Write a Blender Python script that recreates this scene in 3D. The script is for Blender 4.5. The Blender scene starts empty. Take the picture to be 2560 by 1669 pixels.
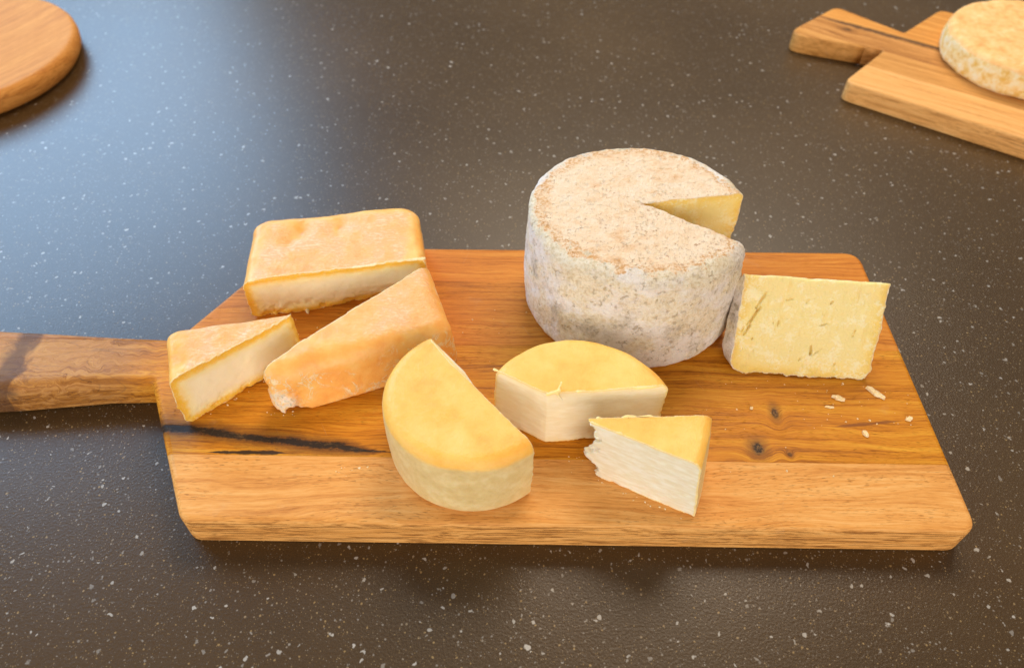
import bpy, bmesh, math, random
import numpy as np
from mathutils import Matrix, Vector

scene = bpy.context.scene
COL = scene.collection
R = math.radians

# ------------------------------------------------------------------ camera
PITCH, ROLL = R(48.6), R(0.8)
cam_d = bpy.data.cameras.new("camera")
cam = bpy.data.objects.new("camera", cam_d)
COL.objects.link(cam)
fw = Vector((0, math.cos(PITCH), -math.sin(PITCH)))
r0 = Vector((1, 0, 0)); u0 = r0.cross(fw)
ri = math.cos(ROLL) * r0 + math.sin(ROLL) * u0
up = -math.sin(ROLL) * r0 + math.cos(ROLL) * u0
M = Matrix((ri, up, -fw)).transposed().to_4x4()
M.translation = Vector((0, 0, 0.42))
cam.matrix_world = M
cam_d.sensor_width = 36.0
cam_d.lens = 1897 / 2560 * 36
cam_d.clip_start = 0.01
cam_d.clip_end = 20
cam_d.dof.use_dof = True
cam_d.dof.focus_distance = 0.47
cam_d.dof.aperture_fstop = 6.5
scene.camera = cam

# ------------------------------------------------------------------ light
world = bpy.data.worlds.new("World")
scene.world = world
world.use_nodes = True
bg = world.node_tree.nodes["Background"]
bg.inputs[0].default_value = (1.0, 0.88, 0.75, 1)
bg.inputs[1].default_value = 0.28

def area(name, loc, target, sx, sy, power, color):
    d = bpy.data.lights.new(name, 'AREA')
    d.shape = 'RECTANGLE'; d.size = sx; d.size_y = sy
    d.energy = power; d.color = color
    o = bpy.data.objects.new(name, d); COL.objects.link(o)
    o.location = loc
    v = Vector(target) - Vector(loc)
    o.rotation_euler = v.to_track_quat('-Z', 'Y').to_euler()
    return o
area("window_light", (-1.5, 1.9, 1.15), (-0.1, 0.4, 0), 1.6, 1.05, 58, (0.38, 0.66, 1.0))
area("ceiling_light", (0.4, 1.65, 1.8), (0.05, 0.35, 0), 1.25, 0.85, 40, (1.0, 0.85, 0.66))
area("side_window_light", (-1.7, -0.55, 0.62), (0, 0.3, 0.03), 1.3, 0.9, 17, (0.84, 0.92, 1.0))
area("front_fill_light", (0.45, -1.5, 0.62), (0.05, 0.35, 0.03), 1.7, 0.9, 29, (1.0, 0.94, 0.86))  # added fill from the camera side, brightens front faces; no known lamp there

vs = scene.view_settings
vs.view_transform = 'Standard'; vs.look = 'None'; vs.exposure = -0.05; vs.gamma = 1.0
vs.use_curve_mapping = False
scene.cycles.use_denoising = True
scene.cycles.max_bounces = 8

# ------------------------------------------------------------------ helpers: nodes
def lin(r, g, b):
    def f(c):
        c /= 255.0
        return c / 12.92 if c <= 0.04045 else ((c + 0.055) / 1.055) ** 2.4
    return (f(r), f(g), f(b), 1.0)

class S:
    """a socket with arithmetic"""
    def __init__(s, g, sock): s.g, s.s = g, sock
    def __add__(s, o): return s.g.m('ADD', s, o)
    __radd__ = __add__
    def __sub__(s, o): return s.g.m('SUBTRACT', s, o)
    def __rsub__(s, o): return s.g.m('SUBTRACT', o, s)
    def __mul__(s, o): return s.g.m('MULTIPLY', s, o)
    __rmul__ = __mul__
    def __truediv__(s, o): return s.g.m('DIVIDE', s, o)
    def __neg__(s): return s.g.m('MULTIPLY', s, -1.0)
    def abs(s): return s.g.m('ABSOLUTE', s, 0)
    def clamp(s): return s.g.m('MINIMUM', s.g.m('MAXIMUM', s, 0.0), 1.0)

class Mat:
    def __init__(s, name):
        s.mat = bpy.data.materials.new(name); s.mat.use_nodes = True
        s.t = s.mat.node_tree; s.n = s.t.nodes; s.l = s.t.links
        s.bsdf = s.n["Principled BSDF"]
    def set(s, sock, v):
        if isinstance(v, S): s.l.new(v.s, sock)
        elif v is not None:
            try: sock.default_value = v
            except Exception: sock.default_value = (v, v, v)
    def m(s, op, a, b=None, c=None):
        n = s.n.new('ShaderNodeMath'); n.operation = op
        s.set(n.inputs[0], a)
        if b is not None: s.set(n.inputs[1], b)
        if c is not None: s.set(n.inputs[2], c)
        return S(s, n.outputs[0])
    def pos(s, base=(0, 0, 0)):
        """object coordinates in cm, shifted so that they read as room coordinates"""
        tc = s.n.new('ShaderNodeTexCoord')
        mp = s.n.new('ShaderNodeMapping')
        mp.inputs['Scale'].default_value = (100, 100, 100)
        mp.inputs['Location'].default_value = base
        s.l.new(tc.outputs['Object'], mp.inputs['Vector'])
        return S(s, mp.outputs[0])
    def sep(s, v):
        n = s.n.new('ShaderNodeSeparateXYZ'); s.set(n.inputs[0], v)
        return [S(s, o) for o in n.outputs]
    def comb(s, x, y, z):
        n = s.n.new('ShaderNodeCombineXYZ')
        for i, v in enumerate((x, y, z)): s.set(n.inputs[i], v)
        return S(s, n.outputs[0])
    def noise(s, v, scale, detail=3, rough=0.5, dist=0.0, color=False):
        n = s.n.new('ShaderNodeTexNoise')
        s.set(n.inputs['Vector'], v)
        n.inputs['Scale'].default_value = scale; n.inputs['Detail'].default_value = detail
        n.inputs['Roughness'].default_value = rough; n.inputs['Distortion'].default_value = dist
        return S(s, n.outputs['Color' if color else 'Fac'])
    def voro(s, v, scale, feature='F1', rand=1.0):
        n = s.n.new('ShaderNodeTexVoronoi'); n.feature = feature
        s.set(n.inputs['Vector'], v)
        n.inputs['Scale'].default_value = scale; n.inputs['Randomness'].default_value = rand
        if feature == 'DISTANCE_TO_EDGE': return S(s, n.outputs['Distance']), None
        return S(s, n.outputs['Distance']), S(s, n.outputs['Color'])
    def step(s, v, a, b):
        n = s.n.new('ShaderNodeMapRange'); n.interpolation_type = 'SMOOTHSTEP'
        s.set(n.inputs['Value'], v)
        s.set(n.inputs['From Min'], a); s.set(n.inputs['From Max'], b)
        return S(s, n.outputs[0])
    def ramp(s, v, stops):
        n = s.n.new('ShaderNodeValToRGB'); e = n.color_ramp.elements
        while len(e) < len(stops): e.new(0.5)
        for i, (p, c) in enumerate(stops): e[i].position = p; e[i].color = c
        s.set(n.inputs[0], v)
        return S(s, n.outputs[0])
    def mix(s, f, a, b, mode='MIX'):
        n = s.n.new('ShaderNodeMix'); n.data_type = 'RGBA'; n.blend_type = mode
        s.set(n.inputs[0], f); s.set(n.inputs[6], a); s.set(n.inputs[7], b)
        return S(s, n.outputs[2])
    def vadd(s, a, b, k=1.0):
        n = s.n.new('ShaderNodeVectorMath'); n.operation = 'MULTIPLY_ADD'
        s.set(n.inputs[0], b); n.inputs[1].default_value = (k, k, k); s.set(n.inputs[2], a)
        return S(s, n.outputs[0])
    def attr(s, name):
        n = s.n.new('ShaderNodeAttribute'); n.attribute_name = name
        return S(s, n.outputs['Fac'])
    def normal(s):
        n = s.n.new('ShaderNodeNewGeometry')
        return s.sep(S(s, n.outputs['Normal']))
    def bump(s, h, dist=0.001, strength=1.0):
        n = s.n.new('ShaderNodeBump'); n.inputs['Strength'].default_value = strength
        n.inputs['Distance'].default_value = dist
        s.set(n.inputs['Height'], h)
        s.l.new(n.outputs[0], s.bsdf.inputs['Normal'])
    def done(s, color, rough, spec=0.5, sss=0.0, rad=(1, .6, .3), scale=0.004):
        b = s.bsdf.inputs
        s.set(b['Base Color'], color); s.set(b['Roughness'], rough)
        s.set(b['Specular IOR Level'], spec)
        if sss:
            b['Subsurface Weight'].default_value = sss
            b['Subsurface Radius'].default_value = rad
            b['Subsurface Scale'].default_value = scale
        return s.mat

# ------------------------------------------------------------------ helpers: objects
def link_mesh(name, me, mat, parent=None, base=None):
    o = bpy.data.objects.new(name, me); COL.objects.link(o)
    if mat: me.materials.append(mat)
    if parent: o.parent = parent
    return o
def thing(name, base_cm, label, cat, group=None):
    o = bpy.data.objects.new(name, None); COL.objects.link(o)
    o.empty_display_size = 0.02
    o.location = Vector(base_cm) / 100
    o['label'] = label; o['category'] = cat
    if group: o['group'] = group
    return o
def tag(o, label, cat, group=None):
    o['label'] = label; o['category'] = cat
    if group: o['group'] = group

# ------------------------------------------------------------------ helpers: noise and solids (numpy, cm)
_rng = np.random.RandomState(7)
_TAB = _rng.rand(64, 64, 64).astype(np.float32) * 2 - 1
def vnoise(P, scale, seed=0):
    q = P * scale + seed * 17.37 + 100.0
    i = np.floor(q).astype(np.int64); f = (q - i).astype(np.float32); f = f * f * (3 - 2 * f)
    i &= 63; j = (i + 1) & 63
    x0, y0, z0 = i[:, 0], i[:, 1], i[:, 2]; x1, y1, z1 = j[:, 0], j[:, 1], j[:, 2]
    fx, fy, fz = f[:, 0], f[:, 1], f[:, 2]
    a = _TAB[x0, y0, z0] * (1 - fx) + _TAB[x1, y0, z0] * fx
    b = _TAB[x0, y1, z0] * (1 - fx) + _TAB[x1, y1, z0] * fx
    c = _TAB[x0, y0, z1] * (1 - fx) + _TAB[x1, y0, z1] * fx
    d = _TAB[x0, y1, z1] * (1 - fx) + _TAB[x1, y1, z1] * fx
    return (a * (1 - fy) + b * fy) * (1 - fz) + (c * (1 - fy) + d * fy) * fz
def fbm(P, scale, octv=3, seed=0, gain=0.5):
    s, a, t = 0, 1.0, 0.0
    for o in range(octv):
        s = s + a * vnoise(P, scale * 2.03 ** o, seed + o * 3.1); t += a; a *= gain
    return s / t
def smax(a, b, k):
    h = np.clip(0.5 + 0.5 * (a - b) / k, 0, 1)
    return b * (1 - h) + a * h + k * h * (1 - h)
def rint(a, b, r):
    q1 = np.maximum(a + r, 0); q2 = np.maximum(b + r, 0)
    return np.sqrt(q1 * q1 + q2 * q2) + np.minimum(np.maximum(a, b) + r, 0) - r
def line(P, a, b, slope=0.0, z0=2.5):
    """signed distance to the wall over the plan line a->b, inside on the left; slope > 0 leans inwards going up"""
    dx, dy = b[0] - a[0], b[1] - a[1]; L = math.hypot(dx, dy)
    nx, ny = dy / L, -dx / L
    return ((P[:, 0] - a[0]) * nx + (P[:, 1] - a[1]) * ny + slope * (P[:, 2] - z0)) / math.hypot(1, slope)
def gauss(P, c, s):
    return np.exp(-((P[:, 0] - c[0]) ** 2 + (P[:, 1] - c[1]) ** 2) / (s * s))
def capsule(P, a, b):
    a = np.array(a, float); b = np.array(b, float); ab = b - a
    t = np.clip(((P - a) @ ab) / (ab @ ab), 0, 1)
    return np.linalg.norm(P - a - t[:, None] * ab, axis=1)

def surface_nets(fun, lo, hi, h, margin=0.35):
    lo = np.array(lo, float); hi = np.array(hi, float)
    K = 4
    nc = np.ceil((hi - lo) / (h * K)).astype(int) + 1
    ax = [lo[i] + np.arange(nc[i]) * h * K for i in range(3)]
    G = np.stack(np.meshgrid(*ax, indexing='ij'), -1).reshape(-1, 3)
    fc = fun(G)[0].reshape(nc)
    F = np.repeat(np.repeat(np.repeat(fc, K, 0), K, 1), K, 2).astype(np.float32)
    off = -(K // 2)
    org = lo + off * h                              # nearest coarse node covers its K-block
    near = np.argwhere(np.abs(F) < h * K * 1.0 + margin)
    F[near[:, 0], near[:, 1], near[:, 2]] = fun(org + near * h)[0]
    F[0] = F[-1] = 1; F[:, 0] = F[:, -1] = 1; F[:, :, 0] = F[:, :, -1] = 1
    ins = F < 0
    c = [ins[a:F.shape[0] - 1 + a, b:F.shape[1] - 1 + b, d:F.shape[2] - 1 + d]
         for a in (0, 1) for b in (0, 1) for d in (0, 1)]
    cnt = sum(x.astype(np.int8) for x in c)
    act = np.argwhere((cnt > 0) & (cnt < 8))
    idx = np.full(cnt.shape, -1, np.int64); idx[act[:, 0], act[:, 1], act[:, 2]] = np.arange(len(act))
    acc = np.zeros((len(act), 3)); num = np.zeros(len(act))
    corners = [(a, b, d) for a in (0, 1) for b in (0, 1) for d in (0, 1)]
    val = {q: F[act[:, 0] + q[0], act[:, 1] + q[1], act[:, 2] + q[2]] for q in corners}
    for q in corners:
        for k in range(3):
            if q[k] == 0:
                q2 = tuple(1 if i == k else q[i] for i in range(3))
                a, b = val[q], val[q2]; mk = (a < 0) != (b < 0)
                t = np.where(mk, a / np.where(mk, a - b, 1), 0)
                p = np.array(q, float)[None].repeat(len(act), 0); p[:, k] = t
                acc[mk] += p[mk]; num += mk
    V = org + (act + acc / num[:, None]) * h
    quads = []
    for k in range(3):
        sl0 = [slice(None)] * 3; sl1 = [slice(None)] * 3
        sl0[k] = slice(0, -1); sl1[k] = slice(1, None)
        A, B = ins[tuple(sl0)], ins[tuple(sl1)]
        e = np.argwhere(A != B); d1, d2 = (k + 1) % 3, (k + 2) % 3
        e = e[(e[:, d1] > 0) & (e[:, d2] > 0) & (e[:, d1] < F.shape[d1] - 1) & (e[:, d2] < F.shape[d2] - 1)]
        s = A[e[:, 0], e[:, 1], e[:, 2]]
        def cell(o1, o2):
            q = e.copy(); q[:, d1] += o1; q[:, d2] += o2
            return idx[q[:, 0], q[:, 1], q[:, 2]]
        Q = np.stack([cell(-1, -1), cell(0, -1), cell(0, 0), cell(-1, 0)], 1)
        Q[~s] = Q[~s][:, ::-1]
        quads.append(Q)
    return V, np.concatenate(quads)

def np_mesh(name, V, Q, attrs=None):
    me = bpy.data.meshes.new(name)
    me.vertices.add(len(V)); me.vertices.foreach_set('co', (V / 100).astype(np.float32).ravel())
    me.loops.add(Q.size); me.loops.foreach_set('vertex_index', Q.astype(np.int32).ravel())
    me.polygons.add(len(Q))
    me.polygons.foreach_set('loop_start', np.arange(len(Q), dtype=np.int32) * Q.shape[1])
    try: me.polygons.foreach_set('loop_total', np.full(len(Q), Q.shape[1], np.int32))
    except Exception: pass
    me.polygons.foreach_set('use_smooth', np.ones(len(Q), bool))
    for k, v in (attrs or {}).items():
        a = me.attributes.new(k, 'FLOAT', 'POINT'); a.data.foreach_set('value', v.astype(np.float32))
    me.update(calc_edges=True); me.validate()
    return me

def cheese(name, fun, lo, hi, h, base, label, rind_mat, paste_mat, group=None, cat='cheese', margin=0.35):
    """fun(P) -> d, d_rind (without the cuts), d_cut ; splits the skin into the parts rind and paste"""
    V, Q = surface_nets(fun, lo, hi, h, margin)
    d, dr, dc = fun(V)
    C = V[Q].mean(1); _, cr, cc = fun(C)
    is_cut = cc > cr
    root = thing(name, base, label, cat, group)
    b = np.array(base, float)
    for part, sel, mat in (('rind', ~is_cut, rind_mat), ('paste', is_cut, paste_mat)):
        if mat is None or not sel.any(): continue
        q = Q[sel]; u, inv = np.unique(q, return_inverse=True)
        me = np_mesh(part, V[u] - b, inv.reshape(q.shape),
                     {'rind_depth': np.maximum(-dr[u], 0), 'cut_depth': np.maximum(-dc[u], 0)})
        link_mesh(part, me, mat, root)
    return root

# ------------------------------------------------------------------ materials
def counter_material():
    g = Mat('speckled_dark_counter')
    p = g.pos()
    wob = g.noise(p, 2.6, 2, 0.5, color=True)
    pw = g.vadd(p, wob, 0.5)
    wob2 = g.noise(p, 9.0, 2, 0.5, color=True)
    pw2 = g.vadd(p, wob2, 0.11)
    blot = g.noise(p, 0.035, 3, 0.5)
    fine = g.noise(p, 14, 4, 0.7)
    col = g.mix(g.step(fine, 0.3, 0.75), (0.029, 0.0148, 0.0050, 1), (0.084, 0.044, 0.0140, 1))
    col = g.mix(g.step(blot, 0.35, 0.7) * 0.5, col, (0.088, 0.047, 0.015, 1))
    # chips of three sizes, set flush in the slab
    def chips(v, scale, thr, r0, r1, c1, c2, col, amt=1.0):
        d, c = g.voro(v, scale)
        cx, cy, cz = g.sep(c)
        size = g.m('POWER', g.step(cx, thr, 1.0), 0.7)
        rad = size * (r1 - r0) + r0
        msk = g.step(d, rad, rad * 0.62) * g.m('GREATER_THAN', cx, thr) * amt
        tint = g.mix(g.step(cy, 0.35, 0.8), c1, c2)
        tint = g.mix(cz * 0.55, tint, (0.09, 0.075, 0.06, 1))
        return g.mix(msk, col, tint), msk
    white = (0.45, 0.41, 0.36, 1); gold = (0.30, 0.19, 0.07, 1); grey = (0.23, 0.195, 0.16, 1)
    col, m3 = chips(pw2, 8.5, 0.60, 0.14, 0.36, gold, grey, col, 0.8)
    col, m2 = chips(pw2, 3.8, 0.5, 0.12, 0.30, grey, gold, col, 0.9)
    col, m1 = chips(pw, 1.75, 0.60, 0.10, 0.25, white, grey, col)
    col, m0 = chips(pw, 0.75, 0.80, 0.06, 0.14, white, grey, col)
    b1 = g.noise(p, 6.5, 2, 0.5); b2 = g.noise(p, 22, 2, 0.6)
    g.bump(b1 * 0.75 + b2 * 0.28, 0.00036, 0.55)
    rough = 0.29 + blot * 0.08
    return g.done(col, rough, 0.44)

def wood(name, base, dark, mid, light, seed=0.0, ang=0.0, pore=0.5, streak=1.0, rough=0.46, knots=(), crack=None,
         stains=(), swirl=None, ring=None, gscale=1.0, bscale=1.0, face_fig_shade=0.25):
    g = Mat(name)
    p = g.pos(base)
    x, y, z = g.sep(p)
    if ang:
        c, s_ = math.cos(ang), math.sin(ang)
        x, y = x * c + y * s_, y * c - x * s_
    low = g.noise(g.comb(x * 0.055 + seed, y * 0.22, z * 0.3), 1.0, 2, 0.5)
    low2 = g.noise(g.comb(x * 0.19 + seed * 2, y * 0.7, z * 0.7), 1.0, 2, 0.5)
    yw = y + (low - 0.5) * 2.4 + (low2 - 0.5) * 0.5
    kmask = None
    for (kx, ky, ka, kb, dk) in knots:
        wob = g.noise(p, 2.2, 3, 0.6)
        dx, dy = (x - kx) / ka, (y - ky) / kb
        d = g.m('SQRT', dx * dx + dy * dy) + (wob - 0.5) * 0.9
        halo = g.m('EXPONENT', -(d * d) * 0.22)
        yw = yw + halo * (y - ky) * -0.75 + halo * 0.5
        k = (g.step(d, 1.15, 0.45) * dk, g.step(d, 2.6, 0.8) * 0.55 * dk)
        kmask = k if kmask is None else (g.m('MAXIMUM', kmask[0], k[0]), g.m('MAXIMUM', kmask[1], k[1]))
    if swirl:
        sx, sy, sa = swirl
        sw = g.noise(g.comb(x * 0.22, y * 0.34, z * 0.34), 1.0, 3, 0.55, 1.2)
        lim = g.step(x, sx + sa, sx)
        yw = yw + (sw - 0.5) * lim * 4.0
    g1 = g.noise(g.comb(x * 0.06 + seed, yw * 1.8 * gscale, z * 1.8), 1.0, 6, 0.66)
    g2 = g.noise(g.comb(x * 0.26 + seed, yw * 9.0 * gscale, z * 9.0), 1.0, 5, 0.68)
    g3 = g.noise(g.comb(x * 1.5 + seed, yw * 21 * gscale, z * 21), 1.0, 2, 0.5)
    grain = g1 * 0.50 * streak + g2 * 0.44 + g3 * 0.16
    grain = grain + (1 - streak) * 0.25
    col = g.ramp(grain, [(0.40, dark), (0.54, mid), (0.67, light)])
    # short dark pores along the grain
    pr = g.noise(g.comb(x * 2.0 + seed, yw * 24 * gscale, z * 24), 1.0, 1, 0.4)
    pzone = g.step(g.noise(g.comb(x * 0.10, y * 0.7 + seed, z * 0.4), 1.0, 2, 0.5), 0.34, 0.62)
    pm = g.step(pr, 0.60, 0.71) * pzone * pore
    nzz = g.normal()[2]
    pm = (pm + g.step(nzz.abs(), 0.7, 0.2) * g.step(g2, 0.50, 0.40) * face_fig_shade).clamp()  # denser figure on upright faces, also darkening them in place of shade
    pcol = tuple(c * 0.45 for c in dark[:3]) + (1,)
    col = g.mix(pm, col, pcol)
    if swirl:
        ln = g.noise(g.comb(x * 0.10 + 3, y * 0.30, z * 0.30), 1.0, 3, 0.5, 1.0)
        vein = g.step((ln - 0.5).abs(), 0.012, 0.002) * g.step(x, sx + sa, sx) * 0.35
        col = g.mix(vein, col, (0.030, 0.015, 0.011, 1))
        col = g.mix(g.step(x, -22.5, -27.0) * 0.55, col, g.mix(g.step(g1, 0.38, 0.6), (0.16, 0.075, 0.030, 1), (0.40, 0.22, 0.105, 1)))
        bn = g.noise(g.comb(x * 0.5, y * 0.35, z * 0.35), 1.0, 4, 0.6, 0.8)
        blot = g.step((x + 33.2).abs() + (bn - 0.5) * 4.5, 1.5, 0.3)
        col = g.mix(blot * 0.7, col, (0.055, 0.026, 0.018, 1))
    if kmask:
        col = g.mix(kmask[1], col, (0.115, 0.038, 0.012, 1))
        kf = g.step(g.noise(p, 5.5, 3, 0.7), 0.42, 0.64)
        col = g.mix(kmask[0], col, g.mix(kf, (0.022, 0.009, 0.005, 1), (0.20, 0.10, 0.035, 1)))
    for (ax, ay, bx, by, w, cc, am) in stains:          # thin coloured streaks in the wood itself
        n1 = g.noise(p, 1.4, 3, 0.6)
        t = ((x - ax) / (bx - ax))
        yl = t * (by - ay) + ay
        env = g.step((t - 0.5).abs(), 0.52, 0.22)
        dd = (y - yl).abs() / (env * w + 0.001) + (n1 - 0.5) * 1.4
        col = g.mix(g.step(dd, 1.0, 0.35) * am * g.m('LESS_THAN', (t - 0.5).abs(), 0.52), col, cc)
    h = g2 * 0.5 + g3 * 0.5 - pm * 1.2
    if crack:
        ax, ay, bx, by, w = crack
        n1 = g.noise(g.comb(x * 0.35, y * 1.2, 0), 1.0, 4, 0.6); n2 = g.noise(p, 5.0, 3, 0.7)
        t = (x - ax) / (bx - ax)
        yl = t * (by - ay) + ay + (n1 - 0.5) * 0.9
        env = g.step(t, 1.06, 0.75) * g.step(t, -0.6, 0.0)
        dd = (y - yl).abs() / (env * w + 0.002) + (n2 - 0.5) * 1.5
        inside = g.m('LESS_THAN', t, 1.06)
        col = g.mix(g.step(dd, 5.0, 0.9) * inside * 0.8, col, (0.105, 0.034, 0.012, 1))
        edge = g.step(dd, 1.5, 0.6) * inside
        fleck = g.step(g.noise(g.comb(x * 1.0, y * 5, z), 1.0, 4, 0.75), 0.54, 0.66)
        dk = g.mix(fleck * 0.75, (0.030, 0.018, 0.012, 1), (0.17, 0.095, 0.042, 1))
        col = g.mix(edge, col, dk)
        h = h - edge * 1.2 + fleck * edge * 0.8
    sc = g.noise(g.comb((x + y * 0.55) * 9.0, (y - x * 0.55) * 0.22, seed), 1.0, 2, 0.5)
    sc2 = g.noise(g.comb((x - y * 0.3) * 8.0, (y + x * 0.3) * 0.2, seed + 4), 1.0, 2, 0.5)
    scr = (g.step(sc, 0.70, 0.76) + g.step(sc2, 0.71, 0.77)).clamp() * g.step(g.noise(p, 0.35, 2, 0.5), 0.45, 0.6)
    col = g.mix(scr * 0.22, col, (0.60, 0.42, 0.26, 1)); h = h - scr * 0.5
    # worn, dusty patches
    dust = g.step(g.noise(p, 0.55, 4, 0.6), 0.62, 0.80)
    col = g.mix(dust * 0.10, col, (0.62, 0.50, 0.38, 1))
    g.bump(h, 0.00035 * bscale, 0.55)
    return g.done(col, (g1 * 0.16 + rough) - 0.02 + dust * 0.1, 0.18)

def band(depth, a, b): return depth
def washed_paste():
    g = Mat('ivory_paste_yellow_edge'); p = g.pos()
    d = g.attr('rind_depth')
    n = g.noise(p, 1.6, 3, 0.6); f = g.noise(p, 9, 4, 0.65)
    dd = d + (n - 0.5) * 0.30
    col = g.ramp(dd / 1.4, [(0.0, lin(252, 228, 180)), (0.045, lin(240, 178, 50)), (0.24, lin(244, 194, 70)),
                            (0.46, lin(248, 226, 168)), (0.8, lin(249, 232, 196))])
    col = g.mix(g.step(f, 0.45, 0.8) * 0.35, col, lin(251, 240, 214))
    g.bump(f * 0.7 + g.noise(p, 30, 2, 0.6) * 0.3, 0.0008, 0.5)
    return g.done(col, 0.48, 0.4, 0.35, (1, .65, .35), 0.005)
def washed_rind(seed, pink=0.0, cracks=0.0, mould=None, base=(0, 0, 0)):
    """orange washed rind; a paler pink cloth-marked field on the top"""
    g = Mat('orange_washed_rind'); p = g.pos(base)
    x, y, z = g.sep(p); nx, ny, nz = g.normal()
    n = g.noise(p, 0.55, 3, 0.55); n2 = g.noise(g.vadd(p, (seed, seed, 0)), 1.3, 4, 0.6); f = g.noise(p, 10, 3, 0.7)
    col = g.ramp(n * 0.6 + n2 * 0.4, [(0.32, lin(238, 160, 68)), (0.48, lin(247, 184, 88)), (0.62, lin(249, 200, 110)), (0.75, lin(248, 204, 136))])
    # paler pink field where the crust is dry: the middle of the top face
    rd = g.attr('field')
    fld = g.step(rd + (n2 - 0.5) * 0.55, 0.25, 0.62)
    # woven dashes
    wv = g.noise(g.comb(x * 2.6, y * 6.5, z * 6), 1.0, 3, 0.65)
    dash = g.step(wv, 0.42, 0.66)
    pinkc = g.mix(dash, lin(240, 178, 120), lin(252, 214, 168))
    col = g.mix(fld * (0.35 + g.step(n, 0.36, 0.6) * 0.6), col, pinkc)
    if pink: col = g.mix(pink * 1.0, col, lin(248, 168, 104))
    # worn pale edge beside a cut
    e = g.attr('cut_depth')
    lip = g.step(e + (f - 0.5) * 0.16, 0.14, 0.03)
    col = g.mix(lip * 0.8, col, lin(250, 222, 164))
    h = dash * fld * 0.5 + f * 0.35 + n2 * 0.5
    if cracks:
        ck = g.noise(g.vadd(p, (3.1, 0, 0)), 0.85, 5, 0.68, 0.9)
        side = g.step(nz, 0.75, 0.30)
        m = g.step((ck - 0.52).abs(), 0.035, 0.008) * side * g.step(g.noise(p, 0.5, 2, 0.5), 0.40, 0.56) * cracks
        col = g.mix(m, col, lin(250, 224, 180))
        h = h + m * 0.6
    if mould:
        mx, my, mr = mould
        dx, dy = x - mx, y - my
        dm = g.m('SQRT', dx * dx + dy * dy + (z - 3.3) * (z - 3.3) * 0.6) / mr + (n2 - 0.5) * 1.1
        mm = g.step(dm, 1.0, 0.55)
        mc = g.ramp(g.noise(p, 2.6, 4, 0.7), [(0.33, lin(186, 180, 156)), (0.45, lin(244, 232, 212)), (0.62, lin(240, 196, 130))])
        col = g.mix(mm * 0.85, col, mc)
    g.bump(h, 0.0009, 0.55)
    return g.done(col, 0.36 + f * 0.12, 0.45, 0.22, (1, .5, .2), 0.004)
def yellow_rind(seed, base=(0, 0, 0), bluish=0.0):
    g = Mat('smooth_yellow_rind'); p = g.pos(base)
    x, y, z = g.sep(p); nx, ny, nz = g.normal()
    n = g.noise(g.vadd(p, (seed, 0, 0)), 0.42, 3, 0.55); n2 = g.noise(p, 1.5, 4, 0.6); f = g.noise(p, 12, 3, 0.65)
    col = g.ramp(n * 0.75 + n2 * 0.25, [(0.30, lin(242, 172, 66)), (0.47, lin(248, 189, 84)), (0.64, lin(249, 200, 104)), (0.8, lin(247, 208, 130))])
    # the flank kept its pale natural skin, only the top took the colour
    side = g.step(nz + (n2 - 0.5) * 0.35, 0.52, 0.05)
    pc = g.ramp(n2, [(0.3, lin(212, 184, 126)), (0.5, lin(222, 196, 140)), (0.7, lin(232, 210, 160))])
    col = g.mix(side * 0.9, col, pc)
    e = g.attr('cut_depth')
    col = g.mix(g.step(e + (f - 0.5) * 0.08, 0.07, 0.015) * 0.75, col, lin(252, 234, 190))
    sp = g.step(g.noise(p, 4.2, 2, 0.5), 0.735, 0.76)
    col = g.mix(sp * 0.25, col, lin(210, 150, 60))
    g.bump(f * 0.35 + n2 * 0.8 + g.noise(p, 3.2, 4, 0.65) * 0.8, 0.0010, 0.5)
    return g.done(col, 0.40 + f * 0.1, 0.42, 0.25, (1, .55, .2), 0.005)
def yellow_paste(seed, white=0.0):
    g = Mat('layered_white_paste'); p = g.pos()
    x, y, z = g.sep(p)
    d = g.attr('rind_depth'); f = g.noise(p, 8, 4, 0.65)
    lay = g.noise(g.comb(x * 1.1 + seed, y * 1.1, z * 4.0), 1.0, 4, 0.6)
    dd = d + (lay - 0.5) * 0.12
    col = g.ramp(dd / 0.9, [(0.0, lin(250, 220, 150)), (0.10, lin(248, 208, 118)), (0.30, lin(252, 226, 166)), (0.7, lin(252, 232, 188))])
    wc = g.mix(g.step(lay, 0.38, 0.66), lin(234, 218, 184), lin(243, 233, 210))
    col = g.mix(g.step(d, 0.02, 0.18) * white, col, wc)
    slit = g.step(g.noise(g.comb(x * 1.6 + seed, y * 1.6, z * 6.0), 1.0, 4, 0.65), 0.68, 0.76)
    col = g.mix(slit * 0.5, col, lin(255, 246, 226))
    g.bump(lay * 0.6 + f * 0.35 + slit * 0.6, 0.0009, 0.5)
    return g.done(col, 0.52, 0.35, 0.35, (1, .7, .4), 0.005)
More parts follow.
